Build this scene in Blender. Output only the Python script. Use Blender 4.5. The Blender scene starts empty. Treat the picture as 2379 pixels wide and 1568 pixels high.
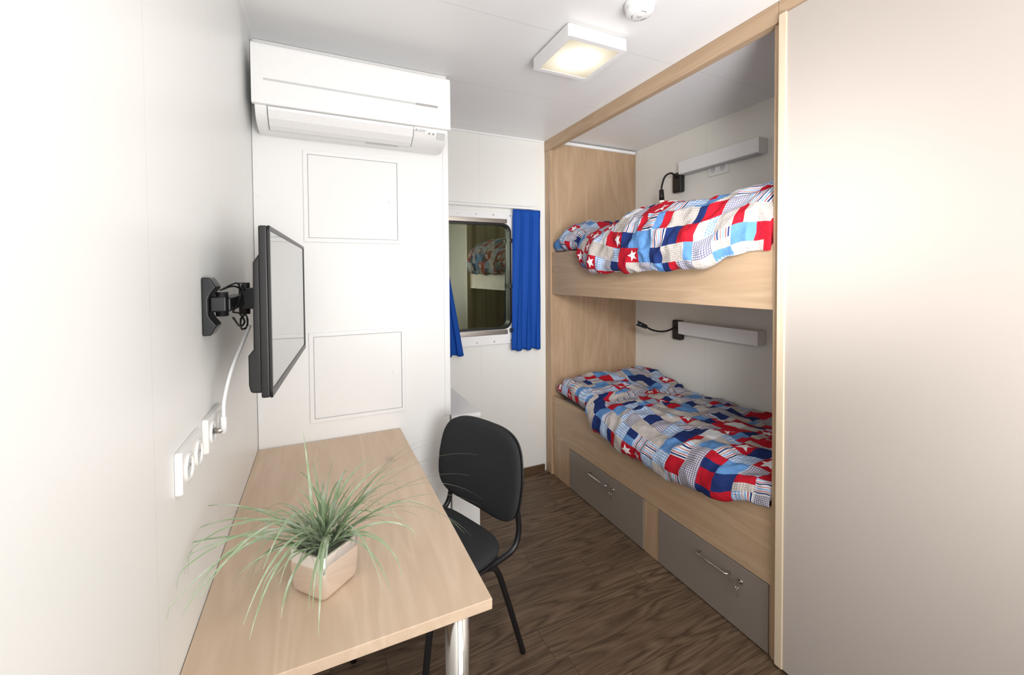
import bpy, bmesh, math, random
from mathutils import Vector, Matrix, noise
random.seed(7)
S=bpy.context.scene
COL=S.collection
# ---------------------------------------------------------------- node helpers
class NB:
    def __init__(s,name):
        s.m=bpy.data.materials.new(name); s.m.use_nodes=True
        s.t=s.m.node_tree; s.t.nodes.clear()
        s.out=s.t.nodes.new('ShaderNodeOutputMaterial')
    def n(s,typ,**k):
        d=s.t.nodes.new(typ)
        for a,b in k.items(): setattr(d,a,b)
        return d
    def put(s,sock,v):
        if v is None: return
        if isinstance(v,bpy.types.NodeSocket): s.t.links.new(v,sock)
        else:
            if isinstance(v,(tuple,list)) and len(v)==3 and sock.type=='RGBA': v=(*v,1)
            sock.default_value=v
    def math(s,op,a,b=None,c=None):
        d=s.n('ShaderNodeMath',operation=op); s.put(d.inputs[0],a); s.put(d.inputs[1],b)
        if c is not None: s.put(d.inputs[2],c)
        return d.outputs[0]
    def mix(s,f,a,b,mode='MIX'):
        d=s.n('ShaderNodeMix',data_type='RGBA',blend_type=mode)
        s.put(d.inputs[0],f); s.put(d.inputs[6],a); s.put(d.inputs[7],b); return d.outputs[2]
    def vmath(s,op,a,b=None):
        d=s.n('ShaderNodeVectorMath',operation=op); s.put(d.inputs[0],a); s.put(d.inputs[1],b); return d.outputs[0]
    def sep(s,v):
        d=s.n('ShaderNodeSeparateXYZ'); s.put(d.inputs[0],v); return d.outputs
    def comb(s,x,y,z=0.0):
        d=s.n('ShaderNodeCombineXYZ'); s.put(d.inputs[0],x); s.put(d.inputs[1],y); s.put(d.inputs[2],z); return d.outputs[0]
    def noise(s,v,scale,detail=3,rough=.5,dist=0):
        d=s.n('ShaderNodeTexNoise'); s.put(d.inputs['Vector'],v); d.inputs['Scale'].default_value=scale
        d.inputs['Detail'].default_value=detail; d.inputs['Roughness'].default_value=rough; d.inputs['Distortion'].default_value=dist
        return d.outputs['Fac']
    def ramp(s,f,stops,interp='LINEAR'):
        d=s.n('ShaderNodeValToRGB'); r=d.color_ramp; r.interpolation=interp
        while len(r.elements)<len(stops): r.elements.new(.5)
        for e,(p,c) in zip(r.elements,stops):
            e.position=p; e.color=(*c,1) if len(c)==3 else c
        s.put(d.inputs[0],f); return d.outputs[0]
    def bump(s,h,strength=.2,dist=.002):
        d=s.n('ShaderNodeBump'); d.inputs['Strength'].default_value=strength; d.inputs['Distance'].default_value=dist
        s.put(d.inputs['Height'],h); return d.outputs[0]
    def bsdf(s,color,rough=.5,metal=0,spec=.5,normal=None,emis=None,es=0,sheen=0,ior=None):
        d=s.n('ShaderNodeBsdfPrincipled'); s.put(d.inputs['Base Color'],color); s.put(d.inputs['Roughness'],rough)
        d.inputs['Metallic'].default_value=metal; d.inputs['Specular IOR Level'].default_value=spec
        if ior: d.inputs['IOR'].default_value=ior
        if normal is not None: s.put(d.inputs['Normal'],normal)
        if emis: d.inputs['Emission Color'].default_value=(*emis,1); d.inputs['Emission Strength'].default_value=es
        if sheen: d.inputs['Sheen Weight'].default_value=sheen
        s.t.links.new(d.outputs[0],s.out.inputs[0]); return d
    def pos(s): return s.n('ShaderNodeNewGeometry').outputs['Position']

def plain(name,c,rough=.5,metal=0,spec=.5,nscale=60,namt=.03,bump=0,**k):
    b=NB(name); p=b.pos(); f=b.noise(p,nscale,2)
    lo=tuple(max(0,x*(1-namt)) for x in c); hi=tuple(min(1,x*(1+namt)) for x in c)
    col=b.mix(f,lo,hi); nm=b.bump(f,bump,.001) if bump else None
    b.bsdf(col,rough,metal,spec,nm,**k); return b.m

def seamwall(name,c,axis,offs,period,rough=.35,spec=.35,w=.0016,dark=.80):
    b=NB(name); p=b.pos(); a=b.sep(p)[axis]
    t=b.math('DIVIDE',b.math('SUBTRACT',a,offs),period)
    fr=b.math('FRACT',b.math('ADD',t,100.5))
    d=b.math('MULTIPLY',b.math('ABSOLUTE',b.math('SUBTRACT',fr,.5)),period)
    line=b.math('LESS_THAN',d,w)
    n=b.noise(p,2.0,2); col=b.mix(n,tuple(x*.985 for x in c),c)
    col=b.mix(line,col,tuple(x*dark for x in c))
    b.bsdf(col,rough,0,spec); return b.m

def wood(name,light,dark,axis,rough=.42,knots=True,cs=1.0,rings=.42):
    b=NB(name); p=b.pos()
    sc=[7*cs,7*cs,7*cs]; sc[axis]=.8*cs
    v=b.vmath('MULTIPLY',p,tuple(sc))
    a=b.noise(v,1.0,4,.5,.6)
    rg=b.math('PINGPONG',b.math('MULTIPLY',a,16),1.0)
    sc2=[150,150,150]; sc2[axis]=5
    f=b.noise(b.vmath('MULTIPLY',p,tuple(sc2)),1.0,3,.6)
    mid=tuple((x*.6+y*.4) for x,y in zip(light,dark))
    col=b.ramp(a,[(.30,mid),(.5,light),(.72,mid)])
    col=b.mix(b.math('MULTIPLY',rg,rings),col,dark)
    col=b.mix(b.math('MULTIPLY',f,.40),col,dark)
    if knots:
        s3=[4,4,4]; s3[axis]=2.2
        wv=b.vmath('ADD',b.vmath('MULTIPLY',p,tuple(s3)),(.37,.81,.33))
        vo=b.n('ShaderNodeTexVoronoi'); b.put(vo.inputs['Vector'],wv); vo.inputs['Scale'].default_value=.9
        kd=b.ramp(vo.outputs['Distance'],[(0,(1,1,1)),(.045,(.6,.6,.6)),(.09,(0,0,0))])
        col=b.mix(b.math('MULTIPLY',kd,.45),col,tuple(x*.45 for x in dark))
    b.bsdf(col,rough,0,.4,b.bump(f,.08,.001)); return b.m

# ---------------------------------------------------------------- materials
M={}
M['wall']=seamwall('wall_panel_white',(.885,.89,.87),1,.848,.455,dark=.91)
M['wallb']=seamwall('wall_panel_back',(.88,.875,.84),0,1.03,.575,dark=.9)
M['wallr']=seamwall('wall_panel_right',(.87,.86,.80),1,2.0,.575,dark=.9)
M['ceil']=seamwall('ceiling_panel',(.90,.90,.90),1,1.503,.578,dark=.83)
M['white']=plain('white_lacquer',(.90,.90,.90),.3)
M['cab']=plain('white_cabinet',(.89,.89,.88),.35,nscale=3,namt=.005)
M['plastic']=plain('white_plastic',(.91,.91,.91),.3)
M['socket']=plain('socket_white',(.86,.86,.84),.3)
M['grey']=plain('grey_plastic',(.25,.26,.26),.4)
M['strip']=plain('silver_strip',(.42,.42,.42),.35)
M['lgrey']=plain('light_grey',(.62,.63,.63),.4)
M['black']=plain('black_plastic',(.012,.012,.013),.35)
M['blackm']=plain('black_metal',(.010,.010,.012),.35)
M['chrome']=plain('chrome',(.70,.69,.67),.10,1)
M['steel']=plain('brushed_steel',(.60,.56,.52),.3,1)
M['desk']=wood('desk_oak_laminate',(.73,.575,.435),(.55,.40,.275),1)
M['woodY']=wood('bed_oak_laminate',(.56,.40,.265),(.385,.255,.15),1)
M['woodZ']=wood('bed_oak_vertical',(.56,.395,.26),(.375,.245,.145),2)
M['edge']=wood('pale_wood_edge',(.78,.66,.50),(.62,.48,.33),2,knots=False,rings=.15)
M['taupe']=plain('taupe_laminate',(.25,.21,.18),.45,nscale=4,namt=.01)
M['taupe_lit']=plain('taupe_laminate_lit',(.52,.465,.425),.55,spec=.25,nscale=4,namt=.01)  # drawer taupe made lighter; strong light on the door put into the colour
M['fabric']=plain('charcoal_fabric',(.034,.036,.039),.95,spec=.2,nscale=700,namt=.6,bump=.5)
M['blue']=plain('blue_cloth',(.008,.07,.36),.75,spec=.2,nscale=300,namt=.15)
M['sheet']=plain('white_sheet',(.7,.7,.7),.8)
M['gravel']=plain('grey_gravel',(.22,.22,.20),.8,nscale=90,namt=.7,bump=1)
b=NB('rose_chrome'); b.bsdf((.97,.90,.85),.12,.8,.5); M['pot']=b.m
M['basebd']=wood('dark_wood_base',(.13,.08,.045),(.07,.04,.02),0,knots=False)
b=NB('screen_glass'); b.bsdf((.32,.33,.33),.07,.7,1.0,ior=2.0); M['screen']=b.m
b=NB('lamp_diffuser')
pp=b.sep(b.pos()); ddx=b.math('SUBTRACT',pp[0],1.045); ddy=b.math('SUBTRACT',pp[1],1.555)
rr=b.math('SQRT',b.math('ADD',b.math('MULTIPLY',ddx,ddx),b.math('MULTIPLY',ddy,ddy)))
fall=b.ramp(rr,[(.04,(1,.96,.86)),(.11,(.56,.51,.40)),(.17,(.37,.32,.23))])
e_=b.n('ShaderNodeEmission'); b.put(e_.inputs[0],fall); e_.inputs[1].default_value=1.9
b.t.links.new(e_.outputs[0],b.out.inputs[0]); M['diff']=b.m
b=NB('lamp_glow'); b.bsdf((1,.8,.5),.4,0,.3,emis=(1,.6,.2),es=10); M['glow']=b.m
b=NB('window_pane'); tr=b.n('ShaderNodeBsdfTransparent'); tr.inputs[0].default_value=(.72,.76,.65,1)
gl=b.n('ShaderNodeBsdfGlossy'); gl.inputs['Roughness'].default_value=.01; gl.inputs['Color'].default_value=(.9,.95,.85,1)
mx=b.n('ShaderNodeMixShader'); mx.inputs[0].default_value=.13
b.t.links.new(tr.outputs[0],mx.inputs[1]); b.t.links.new(gl.outputs[0],mx.inputs[2]); b.t.links.new(mx.outputs[0],b.out.inputs[0]); M['pane']=b.m
M['outside']=plain('outside_wall_green',(.13,.132,.095),.7)

# floor planks along X
b=NB('floor_vinyl_planks'); p=b.pos(); xyz=b.sep(p)
PW=.155
row=b.math('FLOOR',b.math('DIVIDE',b.math('ADD',xyz[1],20.03),PW))
wn=b.n('ShaderNodeTexWhiteNoise',noise_dimensions='1D'); b.put(wn.inputs['W'],row)
xs=b.math('ADD',xyz[0],b.math('MULTIPLY',wn.outputs[0],1.2))
colm=b.math('FLOOR',b.math('DIVIDE',b.math('ADD',xs,20),1.2))
wn2=b.n('ShaderNodeTexWhiteNoise',noise_dimensions='2D'); b.put(wn2.inputs['Vector'],b.comb(row,colm))
r2=wn2.outputs[0]
v=b.comb(b.math('MULTIPLY',xs,1.3),b.math('ADD',b.math('MULTIPLY',xyz[1],9),b.math('MULTIPLY',r2,40)))
g1=b.noise(v,1.0,2,.45,.3)
g1b=b.math('ADD',g1,b.math('MULTIPLY',b.noise(b.comb(b.math('MULTIPLY',xs,14),b.math('MULTIPLY',xyz[1],60)),1.0,3,.6),.03))
ring=b.math('PINGPONG',b.math('MULTIPLY',g1b,17),1.0)
g2=b.noise(b.comb(b.math('MULTIPLY',xs,4),b.math('MULTIPLY',xyz[1],130)),1.0,6,.7)
g3=b.noise(b.comb(b.math('MULTIPLY',xs,1.6),b.math('MULTIPLY',xyz[1],16)),1.0,4,.6,.4)
col=b.ramp(ring,[(.0,(.048,.029,.016)),(.22,(.105,.066,.039)),(.6,(.165,.109,.067)),(1,(.205,.139,.09))])
col=b.mix(b.ramp(g3,[(.42,(0,0,0)),(.62,(.85,.85,.85))]),col,(.135,.088,.055))
col=b.mix(b.ramp(g2,[(.52,(0,0,0)),(.70,(.7,.7,.7))]),col,(.31,.232,.162))
col=b.mix(b.ramp(g2,[(.30,(.8,.8,.8)),(.45,(0,0,0))]),col,(.048,.029,.017))
col=b.mix(b.math('MULTIPLY',b.math('SUBTRACT',1.0,r2),.35),col,(.07,.043,.025))
fy=b.math('FRACT',b.math('DIVIDE',b.math('ADD',xyz[1],20.03),PW)); fx=b.math('FRACT',b.math('DIVIDE',b.math('ADD',xs,20),1.2))
gap=b.math('MAXIMUM',b.math('LESS_THAN',fy,.016),b.math('LESS_THAN',fx,.002))
col=b.mix(b.math('MULTIPLY',gap,.7),col,(.02,.012,.006))
b.bsdf(col,b.math('ADD',.42,b.math('MULTIPLY',g2,.2)),0,.35,b.bump(g2,.15,.002)); M['floor']=b.m

# patchwork duvet
b=NB('patchwork_duvet'); uv0=b.n('ShaderNodeUVMap').outputs[0]
wq=b.n('ShaderNodeTexWhiteNoise',noise_dimensions='2D'); b.put(wq.inputs['Vector'],b.vmath('ADD',b.vmath('FLOOR',uv0),(41.3,17.7,0)))
half=b.math('GREATER_THAN',wq.outputs[0],.76); halfx=b.math('GREATER_THAN',wq.outputs[0],.88)
halfy=b.math('SUBTRACT',half,halfx)
scl=b.comb(b.math('ADD',1.0,halfx),b.math('ADD',1.0,halfy),1.0)
uv=b.vmath('MULTIPLY',uv0,scl)
cell=b.vmath('FLOOR',uv); f=b.vmath('FRACTION',uv); fs=b.sep(f); fx,fy=fs[0],fs[1]
wn=b.n('ShaderNodeTexWhiteNoise',noise_dimensions='3D'); b.put(wn.inputs['Vector'],b.vmath('ADD',b.vmath('MULTIPLY',cell,(1,1,0)),b.comb(11.3,2.7,b.math('MULTIPLY',half,5.0))))
h=b.math('MULTIPLY',wn.outputs[0],b.math('SUBTRACT',1.0,b.math('MULTIPLY',half,.34)))
white=(.66,.67,.69); navy=(.012,.028,.13); red=(.44,.008,.022); mid=(.11,.26,.54); sky=(.22,.42,.70); gre=(.42,.37,.34)
def fr(x,k): return b.math('FRACT',b.math('MULTIPLY',x,k))
ux=b.math('DIVIDE',fx,b.math('ADD',1.0,halfx)); uy=b.math('DIVIDE',fy,b.math('ADD',1.0,halfy))
gx=b.math('GREATER_THAN',fr(ux,6),.5); gy=b.math('GREATER_THAN',fr(uy,6),.5)
ging=b.mix(b.math('MULTIPLY',b.math('ADD',gx,gy),.5),white,(.12,.30,.62))
st=[(0,white),(.12,navy),(.26,white),(.38,red),(.46,white),(.58,sky),(.72,white),(.86,red),(.92,white)]
stripe=b.ramp(fr(uy,1.8),st,'CONSTANT'); stripe2=b.ramp(fr(ux,1.8),st,'CONSTANT')
dx=b.math('SUBTRACT',fr(ux,8),.5); dy=b.math('SUBTRACT',fr(uy,8),.5)
dd=b.math('ADD',b.math('MULTIPLY',dx,dx),b.math('MULTIPLY',dy,dy))
dots=b.mix(b.math('LESS_THAN',dd,.06),gre,(.70,.69,.69))
gr=b.math('MAXIMUM',b.math('LESS_THAN',fr(ux,9),.3),b.math('LESS_THAN',fr(uy,9),.3))
grid=b.mix(gr,(.64,.62,.62),(.10,.09,.20))
px=b.math('SUBTRACT',fx,.5); py=b.math('SUBTRACT',fy,.5)
rr=b.math('SQRT',b.math('ADD',b.math('MULTIPLY',px,px),b.math('MULTIPLY',py,py)))
an=b.math('ADD',b.math('ARCTAN2',px,py),math.radians(36+360))
fa=b.math('ABSOLUTE',b.math('SUBTRACT',b.math('MODULO',an,math.radians(72)),math.radians(36)))
xx=b.math('DIVIDE',b.math('MULTIPLY',rr,b.math('COSINE',fa)),.43); yy=b.math('DIVIDE',b.math('MULTIPLY',rr,b.math('SINE',fa)),.43)
inside=b.math('LESS_THAN',b.math('ADD',b.math('MULTIPLY',b.math('SUBTRACT',xx,1.0),.247),b.math('MULTIPLY',yy,.66)),0.0)
star=b.mix(inside,red,(.80,.80,.81))
col=navy
for t,cc in [(.11,mid),(.20,ging),(.33,red),(.42,stripe),(.52,dots),(.66,star),(.78,grid),(.91,white),(.94,stripe2)]:
    col=b.mix(b.math('GREATER_THAN',h,t),col,cc)
nz=b.noise(b.pos(),22,4,.6,.6)
b.bsdf(col,.85,0,.2,b.bump(nz,.5,.016)); M['duvet']=b.m

# leaf
b=NB('grass_leaf'); p=b.pos(); n1=b.noise(p,26,3); n2=b.noise(p,240,3)
col=b.ramp(n1,[(.3,(.15,.28,.09)),(.5,(.27,.38,.20)),(.65,(.44,.51,.39))])
col=b.mix(b.math('MULTIPLY',n2,.35),col,(.62,.66,.59))
b.bsdf(col,.6,0,.3); M['leaf']=b.m

# ---------------------------------------------------------------- mesh helpers
def mk(name,verts,faces,mat,parent=None,T=None,smooth=False,bevel=0,seg=2,uv=None,label=None):
    vs=[Vector(v) for v in verts]
    if T is not None: vs=[T@v for v in vs]
    lo=Vector([min(v[i] for v in vs) for i in range(3)]); hi=Vector([max(v[i] for v in vs) for i in range(3)])
    c=(lo+hi)/2
    me=bpy.data.meshes.new(name); me.from_pydata([v-c for v in vs],[],faces)
    if uv is not None:
        l=me.uv_layers.new(name='UVMap')
        for lp in me.loops: l.data[lp.index].uv=uv[lp.vertex_index]
    bm=bmesh.new(); bm.from_mesh(me)
    bmesh.ops.recalc_face_normals(bm,faces=bm.faces)
    bm.to_mesh(me); bm.free()
    me.materials.append(M[mat])
    o=bpy.data.objects.new(name,me); o.location=c; COL.objects.link(o)
    if smooth:
        for pl in me.polygons: pl.use_smooth=True
    if bevel:
        md=o.modifiers.new('bevel','BEVEL'); md.width=bevel; md.segments=seg; md.limit_method='ANGLE'; md.angle_limit=math.radians(40)
        for pl in me.polygons: pl.use_smooth=True
        wnm=o.modifiers.new('wn','WEIGHTED_NORMAL'); wnm.keep_sharp=True
    if parent is not None:
        o.parent=parent; o.matrix_parent_inverse=Matrix.Translation(-parent.location)
    if label: o['label']=label
    return o
def boxes(name,bl,mat,**k):
    V=[];F=[]
    for a,bb in bl:
        i=len(V); x0,y0,z0=a; x1,y1,z1=bb
        V+=[(x0,y0,z0),(x1,y0,z0),(x1,y1,z0),(x0,y1,z0),(x0,y0,z1),(x1,y0,z1),(x1,y1,z1),(x0,y1,z1)]
        F+=[(i,i+3,i+2,i+1),(i+4,i+5,i+6,i+7),(i,i+1,i+5,i+4),(i+1,i+2,i+6,i+5),(i+2,i+3,i+7,i+6),(i+3,i,i+4,i+7)]
    return mk(name,V,F,mat,**k)
def box(name,a,bb,mat,**k): return boxes(name,[(a,bb)],mat,**k)
def cyl(name,p0,p1,r,mat,n=24,r1=None,**k):
    p0=Vector(p0);p1=Vector(p1);d=(p1-p0).normalized(); r1=r if r1 is None else r1
    u=d.orthogonal().normalized(); w=d.cross(u); V=[];F=[]
    for i in range(n):
        a=2*math.pi*i/n; e=u*math.cos(a)+w*math.sin(a); V+=[p0+e*r,p1+e*r1]
    for i in range(n):
        j=(i+1)%n; F.append((2*i,2*j,2*j+1,2*i+1))
    F.append(tuple(2*i for i in range(n))); F.append(tuple(2*i+1 for i in range(n-1,-1,-1)))
    o=mk(name,V,F,mat,smooth=True,**k)
    for pl in o.data.polygons:
        if len(pl.vertices)>4: pl.use_smooth=False
    return o
def crom(pts,sub=8):
    P=[Vector(p) for p in pts]; P=[P[0]*2-P[1]]+P+[P[-1]*2-P[-2]]; out=[]
    for i in range(1,len(P)-2):
        a,b_,c,d=P[i-1:i+3]
        for k in range(sub):
            t=k/sub
            out.append(.5*((2*b_)+(c-a)*t+(2*a-5*b_+4*c-d)*t*t+(3*b_-a-3*c+d)*t**3))
    out.append(P[-2]); return out
def tube(name,pts,r,mat,n=12,sub=8,**k):
    P=crom(pts,sub) if sub else [Vector(p) for p in pts]
    V=[];F=[]; t=(P[1]-P[0]).normalized(); u=t.orthogonal().normalized()
    for i,p in enumerate(P):
        t2=(P[min(i+1,len(P)-1)]-P[max(i-1,0)]).normalized()
        u=(u-t2*u.dot(t2)).normalized(); w=t2.cross(u)
        for q in range(n):
            a=2*math.pi*q/n; V.append(p+u*math.cos(a)*r+w*math.sin(a)*r)
    for i in range(len(P)-1):
        for q in range(n):
            F.append((i*n+q,i*n+(q+1)%n,(i+1)*n+(q+1)%n,(i+1)*n+q))
    F.append(tuple(range(n))[::-1]); F.append(tuple((len(P)-1)*n+q for q in range(n)))
    return mk(name,V,F,mat,smooth=True,**k)
def extr(name,prof,a0,a1,mat,axis=0,**k):
    V=[];n=len(prof)
    for a in (a0,a1):
        for q in prof: V.append((a,q[0],q[1]) if axis==0 else (q[0],a,q[1]))
    F=[tuple(range(n))[::-1],tuple(range(n,2*n))]+[(i,(i+1)%n,n+(i+1)%n,n+i) for i in range(n)]
    return mk(name,V,F,mat,**k)
def thing(name,loc,label,cat,group=None):
    e=bpy.data.objects.new(name,None); e.empty_display_size=.1; e.location=loc; COL.objects.link(e)
    e['label']=label; e['category']=cat
    if group: e['group']=group
    return e
def tag(o,label,cat,group=None):
    o['label']=label;o['category']=cat
    if group:o['group']=group
    return o
def struct(o): o['kind']='structure'; return o

# ---------------------------------------------------------------- room
LX=-.245; RX=2.35; BY=2.755; FY=-1.5; CZ=2.476; dZ=-.011
struct(box('floor',(LX-.05,FY-.05,-.05),(RX+.05,BY+.05,0),'floor'))
struct(box('ceiling',(LX-.05,FY-.05,CZ),(RX+.05,BY+.05,CZ+.05),'ceil'))
struct(box('wall_left',(LX-.05,FY-.05,0),(LX,BY+.05,CZ),'wall'))
struct(box('wall_right',(RX,FY-.05,0),(RX+.05,BY+.05,CZ),'wallr'))
struct(box('wall_front',(LX,FY-.05,0),(RX,FY,CZ),'wallb'))
WX0,WX1,WZ0,WZ1=.50,1.250,1.102,1.846
struct(boxes('wall_back',[((LX,BY,0),(RX,BY+.06,WZ0)),((LX,BY,WZ1),(RX,BY+.06,CZ)),((LX,BY,WZ0),(WX0,BY+.06,WZ1)),((WX1,BY,WZ0),(RX,BY+.06,WZ1))],'wallb'))
struct(box('baseboard_back',(.78,BY-.014,0),(1.53,BY,.055),'basebd',bevel=.003))
struct(box('trim_1',(.62,BY-.012,CZ-.012),(1.54,BY,CZ),'white'))
struct(box('trim_2',(LX,-1.38,CZ-.014),(LX+.014,2.04,CZ),'white'))
def rring(x0,x1,z0,z1,r,n=8):
    P=[]
    for cx,cz,a0 in ((x1-r,z1-r,0),(x0+r,z1-r,90),(x0+r,z0+r,180),(x1-r,z0+r,270)):
        for i in range(n+1):
            a=math.radians(a0+90*i/n); P.append((cx+r*math.cos(a),cz+r*math.sin(a)))
    return P
def frame(name,outer,inner,y0,y1,mat,**k):
    n=len(outer); V=[(p[0],y0,p[1]) for p in outer]+[(p[0],y0,p[1]) for p in inner]+[(p[0],y1,p[1]) for p in outer]+[(p[0],y1,p[1]) for p in inner]
    F=[]
    for i in range(n):
        j=(i+1)%n
        F+=[(i,j,n+j,n+i),(2*n+i,3*n+i,3*n+j,2*n+j),(i,2*n+i,2*n+j,j),(n+i,n+j,3*n+j,3*n+i)]
    return mk(name,V,F,mat,**k)
win=struct(frame('window_1',rring(.62,1.40,1.005,1.94,.004),rring(.63,1.258,1.108,1.862,.06),BY-.022,BY-.001,'white'))
frame('gasket',rring(.488,1.255,1.11,1.860,.065),rring(.506,1.243,1.122,1.848,.055),BY-.028,BY+.020,'black',parent=win)
for nm,a,c in (('metal_strip',1.862,1.893),('metal_strip',1.072,1.106)):
    box(nm,(.62,BY-.027,a),(1.225,BY-.018,c),'steel',parent=win,bevel=.003)
sc=[]
for x in [.82,.94,1.06,1.18]:
    for z in (1.877,1.089): sc.append((x,z,.0275))
for x in [.86,.99,1.12,1.25]:
    for z in (1.918,1.025): sc.append((x,z,.0225))
for x,z,yy in sc:
    cyl('screw',(x,BY-yy-.002,z),(x,BY-yy,z),.005,'steel',n=10,parent=win)
box('pane',(.501,BY+.005,1.115),(1.249,BY+.011,1.855),'pane',parent=win)
for z in (1.74,1.415,1.10):
    box('clip',(1.236,BY-.05,z-.014),(1.262,BY-.028,z+.014),'black',parent=win,bevel=.003)
win.location.z+=dZ
V=[];F=[];pts=[];x=-.8
while x<3.2:
    pts+=[(x,3.75),(x+.09,3.75),(x+.12,3.785),(x+.21,3.785)]; x+=.24
for q in pts: V+=[(q[0],q[1],0.2),(q[0],q[1],3.0)]
for i in range(len(pts)-1): F.append((2*i,2*i+2,2*i+3,2*i+1))
struct(mk('wall_outside',V,F,'outside'))

# ---------------------------------------------------------------- equipment cabinet
CYf=2.051; CX1=.594
cab=thing('equipment_cabinet',((LX+CX1)/2,2.4,0),'tall white built-in cabinet with two access hatches under the air conditioner','cabinet')
box('body',(LX+.001,CYf,0.002),(CX1,BY-.001,CZ-.001),'cab',parent=cab,bevel=.003)
box('edge_trim',(CX1-.025,CYf-.004,.775),(CX1+.004,CYf+.03,2.36),'white',parent=cab,bevel=.002)
def rect(a,b_,c,d): return [(a,c),(b_,c),(b_,d),(a,d)]
for i,(z0,z1,x0,x1) in enumerate([(1.652,2.018,-.037,.347),(.847,1.214,-.026,.357)]):
    frame('hatch_frame',rect(x0-.018,x1+.018,z0-.018,z1+.018),rect(x0,x1,z0,z1),CYf-.006,CYf-.0005,'white',parent=cab,bevel=.0015)
    d=box('hatch_door',(x0+.002,CYf-.004,z0+.002),(x1-.002,CYf-.0008,z1-.002),'cab',parent=cab,bevel=.001)
    frame('hatch_gap',rect(x0-.0006,x1+.0006,z0-.0006,z1+.0006),rect(x0+.0008,x1-.0008,z0+.0008,z1-.0008),CYf-.0066,CYf-.0058,'lgrey',parent=cab)
    cyl('hatch_lock',(x1-.032,CYf-.009,z0+.18),(x1-.032,CYf-.004,z0+.18),.010,'plastic',parent=d)
for z in (1.83,.86):
    cyl('screw_cap',(LX+.018,CYf-.004,z),(LX+.018,CYf,z),.008,'plastic',parent=cab)
lo=box('low_cabinet',(CX1+.006,CYf-.01,.002),(.748,BY-.016,.748),'cab',bevel=.002)
tag(lo,'low white storage box beside the tall white cabinet','cabinet')
box('top_panel',(CX1+.006,CYf-.016,.749),(.755,BY-.0165,.771),'white',parent=lo,bevel=.002)
jb=box('junction_box',(CX1+.001,2.28,1.55),(CX1+.02,2.36,1.74),'plastic',bevel=.004); tag(jb,'small white plastic box on the cabinet side','switch')

# ---------------------------------------------------------------- air conditioner
ac=thing('air_conditioner',(.155,1.98,2.09),'white wall-mounted split air conditioner with closed louver','air conditioner')
A0,A1=-.221,.557
TA=Matrix.Translation((0,-.004,-.015))
prof=[(2.054,2.388),(1.905,2.388),(1.885,2.38),(1.882,2.165),(1.886,2.148),(1.905,2.122),(1.935,2.103),(1.975,2.092),(2.02,2.088),(2.054,2.095)]
extr('body',prof,A0+.008,A1-.008,'plastic',parent=ac,T=TA,bevel=.004)
extr('front_panel',[(1.935,2.392),(1.880,2.392),(1.868,2.386),(1.864,2.37),(1.864,2.170),(1.868,2.160),(1.883,2.158),(1.883,2.386),(1.935,2.387)],A0,A1,'plastic',T=TA,parent=ac,bevel=.003,seg=3)
box('trim_strip',(-.180,1.8625,2.248),(.40,1.866,2.2555),'lgrey',parent=ac,T=TA)
box('trim_strip_end',(.40,1.862,2.247),(.497,1.866,2.2565),'strip',parent=ac,T=TA)
vane=[(1.8790,2.156),(1.8815,2.146),(1.902,2.118),(1.932,2.099),(1.962,2.090),(1.963,2.094),(1.934,2.104),(1.905,2.123),(1.886,2.149),(1.885,2.156)]
extr('louver',vane,-.168,.392,'white',parent=ac,T=TA)
vg=[(1.8805,2.1585),(1.8835,2.147),(1.904,2.1195),(1.934,2.1005),(1.966,2.0905),(1.966,2.096),(1.934,2.107),(1.905,2.126),(1.888,2.150),(1.888,2.158)]
extr('louver_gap',vg,-.1715,.3955,'grey',parent=ac,T=TA)
extr('sensor_window',[(1.8812,2.142),(1.8985,2.1195),(1.905,2.124),(1.887,2.147)],.50,.536,'lgrey',parent=ac,T=TA)
extr('energy_sticker',[(1.945,2.0975),(1.985,2.088),(1.985,2.092),(1.945,2.101)],.20,.34,'lgrey',parent=ac,T=TA)
for x in (.462,.480):
    box('indicator',(x,1.8835,2.135),(x+.005,1.892,2.140),'grey',parent=ac,T=TA)
def rh(cx,cy,ang,s=.0052):
    w=s*.5
    P=[(0,0),(w,s*.87),(0,s*1.74),(-w,s*.87)]
    c,sn=math.cos(ang),math.sin(ang)
    return [(cx+a*c-b_*sn,cy+a*sn+b_*c,0) for a,b_ in P]
V=[];F=[]
for a in (0,math.radians(120),math.radians(240)):
    i=len(V); V+=rh(0.0,-.006,a,.0042); F.append((i,i+1,i+2,i+3))
Tl=TA@Matrix.Translation((.406,1.8785,2.149))@Matrix.Rotation(math.radians(90),4,'X')
mk('logo',V,F,'grey',parent=ac,T=Tl)
def text(name,body,size,T,mat,parent):
    cu=bpy.data.curves.new(name,'FONT'); cu.body=body; cu.size=size
    o=bpy.data.objects.new(name+'_tmp',cu); COL.objects.link(o)
    bpy.context.view_layer.update()
    dg=bpy.context.evaluated_depsgraph_get(); me=bpy.data.meshes.new_from_object(o.evaluated_get(dg))
    vs=[v.co.copy() for v in me.vertices]; fs=[tuple(p_.vertices) for p_ in me.polygons]
    bpy.data.objects.remove(o)
    return mk(name,vs,fs,mat,parent=parent,T=T)
text('logo_lettering','MITSUBISHI\nELECTRIC',.0066,TA@Matrix.Translation((.415,1.8785,2.1445))@Matrix.Rotation(math.radians(90),4,'X'),'grey',ac)

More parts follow.
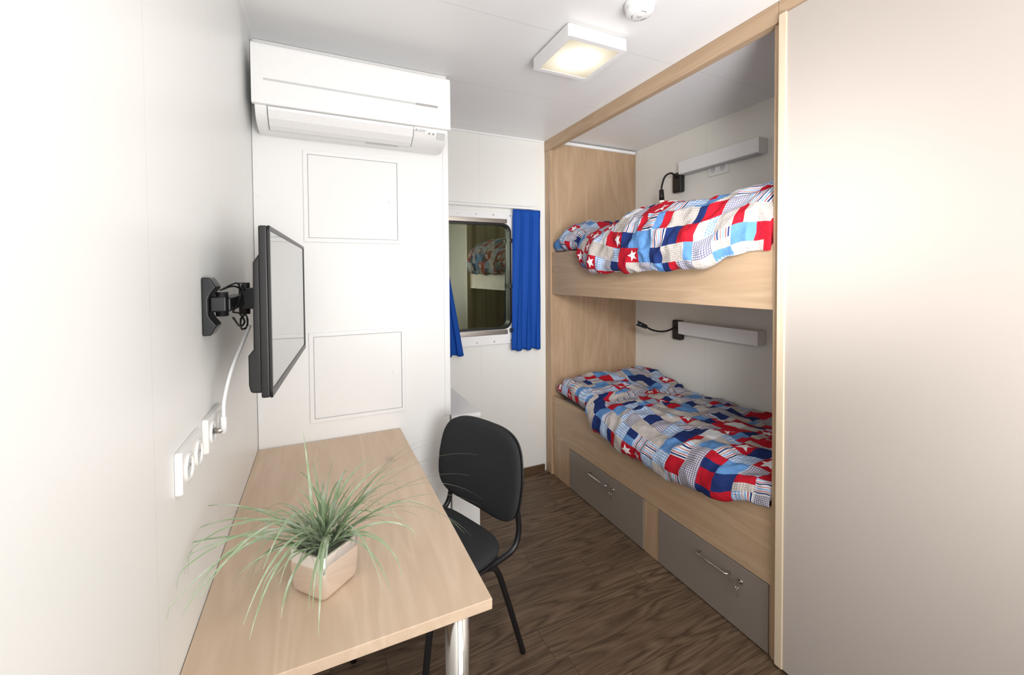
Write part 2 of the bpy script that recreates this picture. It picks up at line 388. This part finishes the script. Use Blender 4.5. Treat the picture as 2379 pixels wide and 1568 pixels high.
# ---------------------------------------------------------------- desk
DX1=.345; DY0=.865; DZ=.75
desk=thing('desk',((LX+DX1)/2,1.46,0),'light oak laminate desk with a chrome tube leg against the wall','desk')
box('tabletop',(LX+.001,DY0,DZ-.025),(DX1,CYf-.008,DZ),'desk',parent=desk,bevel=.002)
cyl('leg',(.292,.965,.002),(.292,.965,DZ-.026),.029,'chrome',n=32,parent=desk,label='round chrome table leg')
cyl('leg_plate',(.292,.965,DZ-.032),(.292,.965,DZ-.0255),.045,'chrome',n=32,parent=desk)

# ---------------------------------------------------------------- plant
pc=Vector((.003,1.077,DZ))
plant=thing('potted_plant',pc+Vector((0,0,.001)),'artificial frosted grass plant in a polished pale copper cube pot','plant')
Tp=Matrix.Translation(pc)@Matrix.Rotation(math.radians(41),4,'Z')
hw=.053
V=[];F=[]
def sq(w,z,r,n=5):
    return [(p_[0],p_[1],z) for p_ in rring(-w,w,-w,w,r,n)]
rings=[sq(hw-.014,.0015,.010),sq(hw-.006,.004,.012),sq(hw-.001,.014,.012),sq(hw+.002,.06,.012),sq(hw+.001,.102,.012),sq(hw-.003,.106,.011),sq(hw-.006,.102,.010),sq(hw-.007,.084,.009)]
n=len(rings[0])
for r_ in rings: V+=r_
for i in range(len(rings)-1):
    for k in range(n): F.append((i*n+k,i*n+(k+1)%n,(i+1)*n+(k+1)%n,(i+1)*n+k))
F.append(tuple(range(n))[::-1])
mk('pot',V,F,'pot',parent=plant,T=Tp,smooth=True,label='polished pale copper cube pot')
V=sq(hw-.008,.090,.008)+[(0,0,.096)]; F=[(k,(k+1)%n,n) for k in range(n)]
mk('gravel',V,F,'gravel',parent=plant,T=Tp)
V=[];F=[]
rnd=random.Random(11)
def leaf(az,el,L,w,grav,twist=0):
    p=pc+Vector((rnd.uniform(-.02,.02),rnd.uniform(-.02,.02),.09)); N=18
    base=len(V); e=el
    for i in range(N+1):
        t=i/N
        d=Vector((math.cos(az)*math.cos(e),math.sin(az)*math.cos(e),math.sin(e)))
        side=Vector((-math.sin(az),math.cos(az),0))
        up=side.cross(d); sd=(side*math.cos(twist*t)+up*math.sin(twist*t))
        ww=w*min(1,(.55+t*2.2))*(1-t)**.6 if t<1 else 0.0003
        q=p.copy()
        if q.x<LX+.006: q.x=LX+.006
        if q.z<DZ+.004 and q.x<DX1+.01 and q.y>DY0-.01: q.z=DZ+.004
        V.extend([q-sd*ww,q+up*ww*.25,q+sd*ww])
        p=p+d*(L/N); e-=grav*(t*.9+.35)/N*(math.cos(e)*.7+.3)
        e=max(e,math.radians(-75))
    for i in range(N):
        a=base+i*3
        F.append((a,a+1,a+4,a+3)); F.append((a+1,a+2,a+5,a+4))
for i in range(105):
    az=rnd.uniform(0,2*math.pi); ring=rnd.random()
    el=math.radians(82-ring*50); L=rnd.uniform(.15,.27)*(1 if ring>.3 else .75)
    leaf(az,el,L,rnd.uniform(.0030,.0052),rnd.uniform(1.3,3.0)*(.6+ring*.8),rnd.uniform(-1,1))
for az,el,L,g in [(200,45,.34,2.0),(190,38,.33,1.3),(-25,48,.44,2.2),(-12,50,.44,1.7),(12,50,.37,1.4),(-104,55,.44,2.0),(-95,45,.36,2.7),(112,80,.27,.5),(-130,52,.40,2.4),(-48,50,.44,2.2),(165,45,.30,1.5),(208,50,.37,2.4),(-142,55,.36,3.0),(-72,52,.38,2.7),(-35,45,.42,2.3),(222,45,.38,2.2),(-5,42,.40,1.6),(196,55,.37,3.0),(235,55,.42,2.4),(-115,50,.36,2.9),(25,55,.36,1.8),(-60,60,.42,2.6),(-18,38,.40,1.8),(180,50,.30,2.0),(245,50,.38,2.5)]:
    leaf(math.radians(az),math.radians(el),L,.0042,g,.5)
mk('leaves',V,F,'leaf',parent=plant,smooth=True)

# ---------------------------------------------------------------- television
N0=Vector((-.107,1.132)); F0=Vector((-.056,1.880)); d=(F0-N0); Ltv=d.length; ang=math.atan2(d.y,d.x)
TZ=1.195; H=.406
Tt=Matrix.Translation((N0.x,N0.y,TZ))@Matrix.Rotation(ang,4,'Z')
tv=thing('television',(N0.x+.02,(N0.y+F0.y)/2,TZ),'black flat-screen television on a swivel wall mount','television')
box('housing',(0,.001,0),(Ltv,.020,H),'black',parent=tv,T=Tt,bevel=.004)
rim=.010
boxes('bezel',[((0,-.004,0),(Ltv,.001,.016)),((0,-.004,H-rim),(Ltv,.001,H)),((0,-.004,0),(rim,.001,H)),((Ltv-rim,-.004,0),(Ltv,.001,H))],'black',parent=tv,T=Tt)
box('screen',(rim,-.0015,.016),(Ltv-rim,.0005,H-rim),'screen',parent=tv,T=Tt,label='glossy reflective screen')
prof=[(.018,.01),(.043,.012),(.047,.03),(.047,.10),(.036,.115),(.034,.32),(.018,.345)]
extr('back_cover',prof,.008,Ltv-.03,'black',parent=tv,T=Tt,bevel=.005)
mt=thing('wall_mount',(LX,1.26,1.41),'black metal swivel wall mount arm holding the television','tv mount')
W=LX+.001
extr('wall_bracket',[(W,1.345),(W+.016,1.345),(W+.028,1.368),(W+.016,1.385),(W+.012,1.395),(W+.012,1.430),(W+.016,1.44),(W+.028,1.457),(W+.016,1.480),(W,1.480)],1.165,1.225,'blackm',axis=1,parent=mt,bevel=.003)
boxes('arm',[((W+.012,1.18,1.398),(W+.045,1.215,1.435)),((W+.018,1.195,1.398),(W+.052,1.43,1.432))],'blackm',parent=mt,bevel=.004)
cyl('pivot',(W+.034,1.195,1.388),(W+.034,1.195,1.445),.013,'blackm',parent=mt)
cyl('pivot',(W+.050,1.41,1.375),(W+.050,1.41,1.465),.014,'blackm',parent=mt)
boxes('head_plate',[((W+.096,1.34,1.36),(W+.107,1.48,1.50)),((W+.045,1.39,1.39),(W+.099,1.43,1.45))],'blackm',parent=mt,bevel=.003)
tube('loose_cord',[(W+.03,1.20,1.45),(W+.05,1.24,1.458),(W+.060,1.29,1.445),(W+.055,1.26,1.41),(W+.05,1.23,1.395),(W+.055,1.29,1.385),(W+.06,1.33,1.36),(W+.055,1.29,1.352),(W+.05,1.23,1.38)],.0024,'black',parent=mt,n=8)
tube('loose_cord',[(W+.055,1.30,1.37),(W+.06,1.34,1.378),(W+.062,1.37,1.36),(W+.06,1.35,1.34),(W+.055,1.31,1.345),(W+.055,1.31,1.37),(W+.06,1.36,1.375),(W+.062,1.36,1.345),(W+.055,1.32,1.34)],.0022,'black',parent=mt,n=8)
tube('loose_cord',[(W+.04,1.19,1.455),(W+.06,1.22,1.466),(W+.06,1.27,1.455),(W+.055,1.32,1.462),(W+.06,1.35,1.445)],.0022,'black',parent=mt,n=8)

def socket(name,T,w,h,outs,label,axis_len=.012):
    loc=T@Vector((0,0,0))
    th=thing(name,loc,label,'power outlet')
    P=rring(-w/2,w/2,-h/2,h/2,.007,4); Pi=rring(-w/2+.002,w/2-.002,-h/2+.002,h/2-.002,.006,4); n=len(P)
    V=[(0.0005,a,c) for a,c in P]+[(axis_len*.75,a,c) for a,c in P]+[(axis_len,a,c) for a,c in Pi]
    F=[(i,(i+1)%n,n+(i+1)%n,n+i) for i in range(n)]+[(n+i,n+(i+1)%n,2*n+(i+1)%n,2*n+i) for i in range(n)]+[tuple(range(2*n,3*n))]
    mk('faceplate',V,F,'socket',parent=th,T=T)
    for oy in outs:
        V=[];F=[];n=28
        prof=[(.0265,0),(.0265,.0035),(.0235,.0045),(.0205,.003),(.0195,-.006)]
        for r_,xx_ in prof:
            for k in range(n):
                a=2*math.pi*k/n; V.append((axis_len+xx_,oy+r_*math.cos(a),r_*math.sin(a)))
        for j in range(len(prof)-1):
            for k in range(n): F.append((j*n+k,j*n+(k+1)%n,(j+1)*n+(k+1)%n,(j+1)*n+k))
        mk('outlet',V,F,'socket',parent=th,T=T,smooth=True)
        V=[(axis_len+.0008,oy+.0195*math.cos(2*math.pi*k/n),.0195*math.sin(2*math.pi*k/n)) for k in range(n)]
        mk('outlet_face',V,[tuple(range(n))],'lgrey',parent=th,T=T)
        boxes('outlet_hole',[((axis_len+.001,oy-.0115,-.0025),(axis_len+.0016,oy-.0065,.0025)),((axis_len+.001,oy+.0065,-.0025),(axis_len+.0016,oy+.0115,.0025))],'grey',parent=th,T=T)
    return th
socket('wall_socket',Matrix.Translation((LX,1.020,1.117)),.152,.08,(-.036,.036),'white double power socket on the white wall panel')
socket('antenna_socket',Matrix.Translation((LX,1.220,1.117)),.152,.08,(.038,-.036),'white antenna socket plate with a plugged-in cable')
socket('wall_socket',Matrix.Translation((RX,1.90,2.160))@Matrix.Rotation(math.pi,4,'Z'),.15,.085,(-.036,.036),'white double power socket under the bunk wall light')
cb=thing('antenna_cable',(LX+.03,1.19,1.14),'white antenna cable running from the television to the wall socket','cable')
cyl('cable_plug',(LX+.014,1.186,1.117),(LX+.034,1.186,1.117),.0065,'steel',parent=cb)
cyl('cable_plug_sleeve',(LX+.034,1.186,1.110),(LX+.034,1.186,1.150),.0065,'white',parent=cb)
tube('cord',[(LX+.034,1.186,1.145),(LX+.036,1.19,1.19),(LX+.046,1.22,1.25),(LX+.062,1.265,1.305),(LX+.075,1.31,1.35)],.0042,'white',parent=cb,n=10)

# ---------------------------------------------------------------- chair
CC=(.368,1.555,0)
ch=thing('chair',CC,'black stackable chair with charcoal fabric seat and back at the desk','chair')
Tc=Matrix.Translation(CC)@Matrix.Rotation(math.atan2(-.36,-.93),4,'Z')
def cushion(w,h,t,ex=3.2,n=72):
    V=[];F=[]; prof=[(.25,t),(.55,t),(.8,t*.97),(.92,t*.85),(.98,t*.5),(1.0,0),(.98,-t*.5),(.92,-t*.85),(.8,-t),(.4,-t)]
    for s_,z in prof:
        for k in range(n):
            a=2*math.pi*k/n; c,s2=math.cos(a),math.sin(a)
            V.append(((abs(c)**(2/ex))*math.copysign(1,c)*w/2*s_,(abs(s2)**(2/ex))*math.copysign(1,s2)*h/2*s_,z))
    for j in range(len(prof)-1):
        for k in range(n): F.append((j*n+k,j*n+(k+1)%n,(j+1)*n+(k+1)%n,(j+1)*n+k))
    F.append(tuple(range(n))); F.append(tuple((len(prof)-1)*n+k for k in range(n-1,-1,-1)))
    return V,F
V,F=cushion(.42,.465,.022,4)
V=[(x_,y_,z_+.455-.0875*max(0,x_-.10)) for x_,y_,z_ in V]
mk('seat',V,F,'fabric',parent=ch,T=Tc,smooth=True)
V,F=cushion(.41,.455,.008,4); V=[(x_,y_,z_+.428) for x_,y_,z_ in V]
mk('seat_shell',V,F,'black',parent=ch,T=Tc,smooth=True)
def backmap(V,off):
    out=[]
    for x_,y_,z_ in V:
        wid=y_*(1-.45*max(0,x_)*1.0)*(1-.15*max(0,-x_))
        out.append((-.262+off+z_-.15*x_+.45*y_*y_,wid,.684+x_))
    return out
V,F=cushion(.345,.505,.015,3.9); mk('backrest',backmap(V,0),F,'fabric',parent=ch,T=Tc,smooth=True)
V,F=cushion(.345,.507,.008,3.9); mk('back_shell',backmap(V,-.017),F,'black',parent=ch,T=Tc,smooth=True)
for s_ in (1,-1):
    yv=.215*s_
    tube('leg',[(.13,yv*.93,.415),(.155,yv*.97,.30),(.205,yv*1.03,.003)],.011,'blackm',parent=ch,T=Tc)
    tube('leg',[(-.10,yv*.93,.413),(-.15,yv*.96,.385),(-.20,yv*.98,.25),(-.275,yv*1.03,.003)],.011,'blackm',parent=ch,T=Tc)
    tube('back_support',[(.165,yv*.93,.415),(.0,yv*.93,.418),(-.17,yv*.97,.418),(-.235,yv,.435),(-.262,yv,.49),(-.258,yv*.98,.58),(-.272,yv*.9,.66)],.0115,'blackm',parent=ch,T=Tc)
tube('crossbar',[(.13,-.19,.415),(.13,0,.413),(.13,.19,.415)],.010,'blackm',parent=ch,T=Tc)
tube('crossbar',[(-.11,-.19,.410),(-.11,0,.409),(-.11,.19,.410)],.010,'blackm',parent=ch,T=Tc)

# ---------------------------------------------------------------- bunk bed
BX=1.558; BEY=2.68; YN=1.020; Z1=1.342; Z2=.280; Z3=2.399
bed=thing('bunk_bed',(1.95,1.8,0),'built-in light oak bunk bed with two taupe drawers','bunk bed')
box('end_panel',(BX+.006,BEY,.002),(RX-.001,BEY+.025,2.462),'woodZ',parent=bed,bevel=.001)
box('post',(BX-.012,BEY-.006,.002),(BX+.016,BY-.004,Z3-.001),'woodZ',parent=bed,bevel=.002)
box('top_rail',(BX-.014,1.0,Z3),(BX+.024,BY-.003,CZ-.001),'woodY',parent=bed,bevel=.002)
for a,c in ((Z1,1.645),(Z2,.588)):
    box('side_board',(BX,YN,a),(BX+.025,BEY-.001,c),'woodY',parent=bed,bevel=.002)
for a,c in ((2.439,BEY-.001),(1.608,1.716),(YN,1.03)):
    box('base_panel',(BX+.004,a,.002),(BX+.022,c,Z2-.002),'woodZ',parent=bed)
for z in (Z1+.003,Z2+.002):
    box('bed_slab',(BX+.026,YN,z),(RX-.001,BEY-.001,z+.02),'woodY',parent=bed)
box('near_end_panel',(BX-.004,.993,.002),(RX-.001,YN-.001,Z3-.001),'woodZ',parent=bed)
for (y0,y1,hy0,hy1,ky) in [(1.718,2.437,2.01,2.185,1.965),(1.0315,1.606,1.195,1.345,1.145)]:
    dr=box('drawer',(BX-.002,y0,.006),(BX+.018,y1,Z2-.004),'taupe',parent=bed,bevel=.0015,label='taupe laminate drawer front')
    hz=.222
    tube('handle',[(BX-.002,hy0,hz),(BX-.026,hy0,hz),(BX-.030,hy0+.006,hz),(BX-.030,hy1-.006,hz),(BX-.026,hy1,hz),(BX-.002,hy1,hz)],.0042,'chrome',parent=dr,sub=0,n=12,label='thin chrome bar handle')
    kz=hz-.007
    cyl('lock',(BX-.002,ky,kz),(BX-.008,ky,kz),.010,'chrome',parent=dr)
    boxes('key',[((BX-.022,ky-.0012,kz-.003),(BX-.008,ky+.0012,kz+.003)),((BX-.034,ky-.0012,kz-.011),(BX-.020,ky+.0012,kz+.011)),((BX-.030,ky-.001,kz-.06),(BX-.021,ky+.001,kz-.02))],'chrome',parent=dr,bevel=.001)
    ring=[(BX-.028+.010*math.cos(a_),ky,kz-.018+.010*math.sin(a_)) for a_ in [i*2*math.pi/12 for i in range(13)]]
    tube('key_ring',ring,.0009,'chrome',parent=dr,sub=0,n=6)
cr=box('curtain_track',(BX+.03,BEY-.02,2.445),(RX-.02,BEY-.001,2.466),'white'); tag(cr,'white metal strip above the bunk end panel','rail')

for z in (Z2+.023,Z1+.024):
    m_=box('mattress',(BX+.03,YN+.01,z),(RX-.012,BEY-.012,z+.25),'sheet',bevel=.03,seg=4); tag(m_,'white mattress on the '+('lower' if z<1 else 'upper')+' bunk','mattress')
def lerp(tab,y):
    if y<=tab[0][0]: return tab[0][1]
    for (a,va),(c,vc) in zip(tab,tab[1:]):
        if y<=c:
            t=(y-a)/(c-a); t=t*t*(3-2*t); return va+(vc-va)*t
    return tab[-1][1]
def duvet(name,proffn,y0,y1,label,seed,amp=1,cell=.076,uo=0):
    NV=200;NU=170;V=[];F=[];UV=[];rows=[]
    for j in range(NV+1):
        y=y0+(y1-y0)*j/NV
        under,over=proffn(y)
        U=[Vector(under[0]).lerp(Vector(under[1]),k/12) for k in range(12)]
        C=crom([(a,0,c) for a,c in over],9)
        L=[0]
        for a_,b_ in zip(C,C[1:]): L.append(L[-1]+(b_-a_).length)
        row=[(u.x,u.y,-.6+.05*k,0) for k,u in enumerate(U)]
        k=0
        for i in range(NU+1):
            s_=L[-1]*i/NU
            while k<len(L)-2 and L[k+1]<s_: k+=1
            t=(s_-L[k])/max(1e-6,L[k+1]-L[k]); q=C[k].lerp(C[k+1],t)
            row.append((q.x,q.z,s_,min(1,i/9)*min(1,(NU-i)/10)))
        rows.append(row)
    R=len(rows[0])
    for j,row in enumerate(rows):
        y=y0+(y1-y0)*j/NV; endf=min(1,j/6)*min(1,(NV-j)/6)
        for i,(x_,z_,s_,fade) in enumerate(row):
            a_=row[max(0,i-1)];b_=row[min(R-1,i+1)]; tx,tz=b_[0]-a_[0],b_[1]-a_[1]; l=math.hypot(tx,tz) or 1
            nx,nz=-tz/l,tx/l; sv=s_
            p1=noise.noise(Vector((sv*4.2,y*3.4,seed)))
            p2=noise.noise(Vector((sv*11+y*3,y*8,seed+5)))
            r1=1-abs(noise.noise(Vector((sv*7-y*4,y*7+sv*5,seed+9))))*2
            r3=1-abs(noise.noise(Vector((sv*14+y*9,y*13-sv*6,seed+13))))*2
            p3=noise.noise(Vector((sv*28,y*26,seed+2)))
            dsp=amp*(.026*p1+.014*p2+.012*r1+.007*r3+.003*p3)*fade*(.3+.7*endf)
            yy=y+.012*noise.noise(Vector((sv*5,y*4,seed+20)))*endf
            X=x_+nx*dsp; Z=z_+nz*dsp
            X=min(X,RX-.004)
            if yy<YN+.06: X=max(X,BX-.018)
            V.append((X,max(YN+.002,yy),Z))
            u=(y-y0)/cell+.22*math.sin((y-y0)*7.3); w=s_/cell+.25*math.sin(s_*9)+.5*(y-y0)
            UV.append((w-.12*u+3.0+uo,u+.10*w))
    for j in range(NV):
        for i in range(R): 
            i2=(i+1)%R
            F.append((j*R+i,j*R+i2,(j+1)*R+i2,(j+1)*R+i))
    F.append(tuple(range(R))[::-1]); F.append(tuple(NV*R+i for i in range(R)))
    o=mk(name,V,F,'duvet',smooth=True,uv=UV)
    tag(o,label,'duvet'); return o
hemL=[(1.02,.585),(1.08,.575),(1.25,.53),(1.5,.505),(1.8,.51),(2.05,.535),(2.13,.56),(2.19,.615),(2.66,.625)]
outL=[(1.02,1.54),(1.08,1.525),(1.25,1.485),(1.6,1.475),(2.05,1.495),(2.14,1.515),(2.20,1.555),(2.66,1.585)]
topL=[(1.02,.70),(1.3,.705),(1.7,.69),(2.1,.69),(2.3,.725),(2.52,.755),(2.62,.71),(2.665,.65)]
def profL(y):
    h=lerp(hemL,y); o_=lerp(outL,y); t=lerp(topL,y)
    fx=lerp([(2.12,1.547),(2.22,1.60)],y)
    return [(2.32,.577),(fx,.597)],[(min(fx,o_+.05),max(h+.02,.0)),(min(fx-.005,o_+.024),h),(o_,h+.035),(o_+.012,min(h+.10,t-.03)),(o_+.07,t-.022),(o_+.22,t),(o_+.42,t-.005),(2.15,t-.01),(2.30,t-.012),(2.338,t-.05)]
duvet('duvet',profL,1.022,2.665,'red, white and blue patchwork duvet with stars on the lower bunk',3.1)
hemU=[(1.02,1.565),(1.10,1.57),(1.18,1.555),(1.30,1.515),(1.5,1.49),(1.8,1.485),(2.05,1.51),(2.2,1.535),(2.30,1.60),(2.36,1.65),(2.66,1.655)]
outU=[(1.02,1.54),(1.10,1.515),(1.2,1.485),(1.35,1.45),(1.6,1.435),(2.0,1.455),(2.2,1.485),(2.32,1.54),(2.66,1.575)]
topU=[(1.02,1.86),(1.15,1.855),(1.4,1.815),(1.75,1.84),(2.0,1.79),(2.15,1.78),(2.35,1.84),(2.56,1.855),(2.62,1.80),(2.668,1.69)]
def profU(y):
    h=lerp(hemU,y); o_=lerp(outU,y); t=lerp(topU,y); m_=(h+t)/2
    fx=lerp([(2.26,1.547),(2.36,1.60)],y)
    return [(2.32,1.622),(fx,1.65)],[(min(fx,o_+.07),h+.02),(min(fx-.006,o_+.03),h),(o_,h+.05),(o_+.015,m_),(o_+.08,t-.06),(o_+.20,t),(o_+.34,t-.01),(o_+.55,t-.07),(2.22,max(t-.10,1.67)),(2.335,max(t-.14,1.65))]
duvet('duvet',profU,1.022,2.668,'puffy red, white and blue patchwork duvet hanging over the upper bunk',8.4,amp=1.1,uo=40)

# ---------------------------------------------------------------- wardrobe
wd=thing('wardrobe',(1.9,-.2,0),'tall taupe wardrobe with light oak edge beside the bunk','wardrobe')
WF=BX-.018
box('body',(BX+.002,-1.0,.004),(BX+.30,.990,Z3-.003),'woodZ',parent=wd)
box('cornice',(BX-.014,-1.0,Z3),(BX+.024,.998,CZ-.001),'woodY',parent=wd)
box('door',(WF-.004,-.98,.012),(BX-.001,.962,2.415),'taupe_lit',parent=wd,bevel=.001,label='taupe laminate wardrobe door')
box('door_edge',(WF-.010,.962,.012),(BX-.006,.991,2.418),'edge',parent=wd,bevel=.003,label='pale oak vertical door edge strip')

# ---------------------------------------------------------------- wall lights, reading lamps
def wl(zc,label):
    th=thing('wall_light',(RX,1.88,zc),label,'wall light','white bar lights over the bunks')
    box('housing',(RX-.075,1.58,zc-.043),(RX-.001,2.165,zc+.043),'plastic',parent=th,bevel=.003)
    box('diffuser',(RX-.068,1.60,zc-.0455),(RX-.012,2.14,zc-.043),'lgrey',parent=th)
    th.location.z+=dZ
wl(2.225,'white bar-shaped wall light over the upper bunk')
wl(1.118,'white bar-shaped wall light over the lower bunk')
def rl(zb,pts,h0,h1,label,lit):
    th=thing('reading_lamp',(RX,2.21,zb),label,'reading lamp','black gooseneck reading lamps')
    box('mounting_plate',(RX-.045,2.172,zb-.07),(RX-.001,2.252,zb+.07),'black',parent=th,bevel=.012,seg=4)
    tube('gooseneck',pts,.0065,'black',parent=th)
    hd=cyl('lamp_head',h0,h1,.015,'black',r1=.018,parent=th)
    a=Vector(h1);dd_=(a-Vector(h0)).normalized()
    cyl('lens',a,a+dd_*.003,.014,'glow' if lit else 'lgrey',parent=hd)
    th.location.z+=dZ
rl(2.14,[(RX-.045,2.21,2.17),(RX-.09,2.21,2.20),(RX-.16,2.20,2.17),(RX-.20,2.19,2.10),(RX-.205,2.19,2.06)],(RX-.205,2.19,2.07),(RX-.205,2.185,1.995),'black gooseneck reading lamp glowing warm above the upper bunk',True)
rl(1.095,[(RX-.04,2.22,1.13),(RX-.07,2.23,1.10),(RX-.13,2.25,1.085),(RX-.20,2.27,1.095),(RX-.26,2.29,1.125)],(RX-.25,2.285,1.12),(RX-.315,2.31,1.15),'black gooseneck reading lamp switched off above the lower bunk',False)

# ---------------------------------------------------------------- ceiling light
cl=thing('ceiling_light',(1.045,1.555,CZ),'square white ceiling light with glowing warm diffuser','ceiling light')
box('base_plate',(.93,1.44,CZ-.016),(1.16,1.67,CZ-.001),'white',parent=cl)
x0,x1,y0,y1=.902,1.190,1.408,1.708
def hframe(name,outer,inner,z0,z1,mat,**k):
    n=len(outer);V=[(a,c,z0) for a,c in outer]+[(a,c,z0) for a,c in inner]+[(a,c,z1) for a,c in outer]+[(a,c,z1) for a,c in inner]
    F=[]
    for i in range(n):
        j=(i+1)%n; F+=[(i,j,n+j,n+i),(2*n+i,3*n+i,3*n+j,2*n+j),(i,2*n+i,2*n+j,j),(n+i,n+j,3*n+j,3*n+i)]
    return mk(name,V,F,mat,**k)
hframe('lamp_frame',rring(x0,x1,y0,y1,.008,4),rring(x0+.022,x1-.022,y0+.022,y1-.022,.012,4),CZ-.060,CZ-.012,'white',parent=cl)
P=rring(x0+.022,x1-.022,y0+.022,y1-.022,.012,4)
mk('diffuser',[(a,c,CZ-.057) for a,c in P]+[(a,c,CZ-.03) for a,c in P],[tuple(range(len(P)))]+[(i,(i+1)%len(P),len(P)+(i+1)%len(P),len(P)+i) for i in range(len(P))],'diff',parent=cl)
SC=(1.085,1.215,CZ)
sd=thing('smoke_detector',SC,'round white plastic smoke detector on the ceiling','smoke detector')
def lathe(name,prof,c,mat,n=40,**k):
    V=[];F=[]
    for r_,z in prof:
        for q in range(n):
            a=2*math.pi*q/n; V.append((c[0]+r_*math.cos(a),c[1]+r_*math.sin(a),c[2]+z))
    for j in range(len(prof)-1):
        for q in range(n): F.append((j*n+q,j*n+(q+1)%n,(j+1)*n+(q+1)%n,(j+1)*n+q))
    F.append(tuple((len(prof)-1)*n+q for q in range(n)))
    return mk(name,V,F,mat,smooth=True,**k)
lathe('base',[(.054,-.001),(.054,-.016),(.050,-.018)],SC,'plastic',parent=sd)
lathe('cap',[(.048,-.017),(.050,-.022),(.049,-.034),(.044,-.042),(.03,-.047),(.012,-.049)],SC,'plastic',parent=sd)
lathe('test_button',[(.009,-.048),(.009,-.051),(.006,-.052)],SC,'lgrey',parent=sd)
for k in range(3):
    V=[];F=[]
    for m_ in range(8):
        a=2*math.pi*k/3+m_*.11
        for r_ in (.0265,.0295): V.append((SC[0]+r_*math.cos(a),SC[1]+r_*math.sin(a),CZ-.0487))
    for m_ in range(7): F.append((2*m_,2*m_+2,2*m_+3,2*m_+1))
    mk('vent_slot',V,F,'grey',parent=sd)

# ---------------------------------------------------------------- curtains
def curtain(xt0,xt1,xb0,xb1,zt,zb,yc,nf,amp,label,seed):
    NX,NZ=110,50;V=[];F=[]
    for j in range(NZ+1):
        t=j/NZ; z=zt+(zb-zt)*t; a0=xt0+(xb0-xt0)*t; a1=xt1+(xb1-xt1)*t
        for i in range(NX+1):
            s_=i/NX; ph=s_*nf*2*math.pi
            am=amp*(.55+.45*t)
            x_=a0+(a1-a0)*s_+.006*math.sin(ph*2+t*2)
            y_=yc+am*math.sin(ph+.5*math.sin(t*3+seed))+.006*noise.noise(Vector((s_*6,t*4,seed)))
            if j<3: y_=yc+am*.5*math.sin(ph)
            V.append((x_,y_,z+ (0.004*math.sin(ph) if j==NZ else 0)))
    R=NX+1
    for j in range(NZ):
        for i in range(NX): F.append((j*R+i,j*R+i+1,(j+1)*R+i+1,(j+1)*R+i))
    o=mk('curtain',V,F,'blue',smooth=True)
    md=o.modifiers.new('s','SOLIDIFY'); md.thickness=.0015
    tag(o,label,'curtain','blue window curtains'); return o
curtain(1.255,1.475,1.232,1.462,1.962+dZ,.955+dZ,BY-.062,3,.015,'bright blue gathered curtain beside the window',1)
curtain(.612,.70,.625,.872,1.962+dZ,.955+dZ,BY-.062,3,.014,'bright blue curtain pulled behind the white cabinet',2)
rd=thing('curtain_rod',(1.0,BY-.05,1.975),'white curtain rail above the window','curtain rod')
box('rail',(.62,BY-.068,1.966),(1.43,BY-.052,1.980),'white',parent=rd,bevel=.002)
for x in (.72,1.38): box('rail_bracket',(x,BY-.052,1.968),(x+.02,BY-.0005,1.978),'white',parent=rd)
rd.location.z+=dZ

# ---------------------------------------------------------------- lights
def aim(o,loc,target):
    o.location=loc; COL.objects.link(o)
    o.rotation_euler=(Vector(target)-Vector(loc)).to_track_quat('-Z','Y').to_euler()
def area(name,loc,target,sx,sy,power,color=(1,1,1)):
    l=bpy.data.lights.new(name,'AREA'); l.energy=power; l.shape='RECTANGLE'; l.size=sx; l.size_y=sy; l.color=color
    o=bpy.data.objects.new(name,l); aim(o,loc,target); return o
def spot(name,loc,target,power,cone,rad):
    l=bpy.data.lights.new(name,'SPOT'); l.energy=power; l.spot_size=math.radians(cone); l.spot_blend=1; l.shadow_soft_size=rad
    o=bpy.data.objects.new(name,l); aim(o,loc,target); return o
area('flash_softbox',(.75,-1.35,1.45),(1.0,2.2,1.45),1.4,1.6,34)
area('bounce_flash',(.75,-.45,1.25),(1.1,.6,2.47),.7,.7,22)
area('outside_fill',(1.6,3.2,2.8),(1.2,3.75,1.2),.4,.4,9,(1,.97,.85))  # added fill, brightens the wall seen through the window
spot('bunk_fill_spot',(.35,-.15,1.85),(2.0,2.45,1.45),160,52,.25)  # added spot to lift the dim bunk interior
spot('ceiling_fill_spot',(.55,-.2,1.0),(2.05,2.05,2.47),100,50,.2)  # extra fill spot, added to brighten the ceiling above the upper bunk
w=bpy.data.worlds.new('World'); S.world=w; w.use_nodes=True
w.node_tree.nodes['Background'].inputs[0].default_value=(.02,.022,.02,1); w.node_tree.nodes['Background'].inputs[1].default_value=.5

# ---------------------------------------------------------------- camera
cd=bpy.data.cameras.new('cam'); cd.sensor_width=36; cd.lens=972.5/2379*36; cd.shift_y=-(784-663.2)/2379; cd.clip_start=.01
cam=bpy.data.objects.new('camera',cd); COL.objects.link(cam)
Rm=Matrix.Rotation(math.radians(-24.778),4,'Z')@Matrix.Rotation(math.radians(90-1.342),4,'X')@Matrix.Rotation(math.radians(-.4255),4,'Z')
cam.matrix_world=Matrix.Translation((0,0,1.479))@Rm
S.camera=cam
S.view_settings.view_transform='Standard'
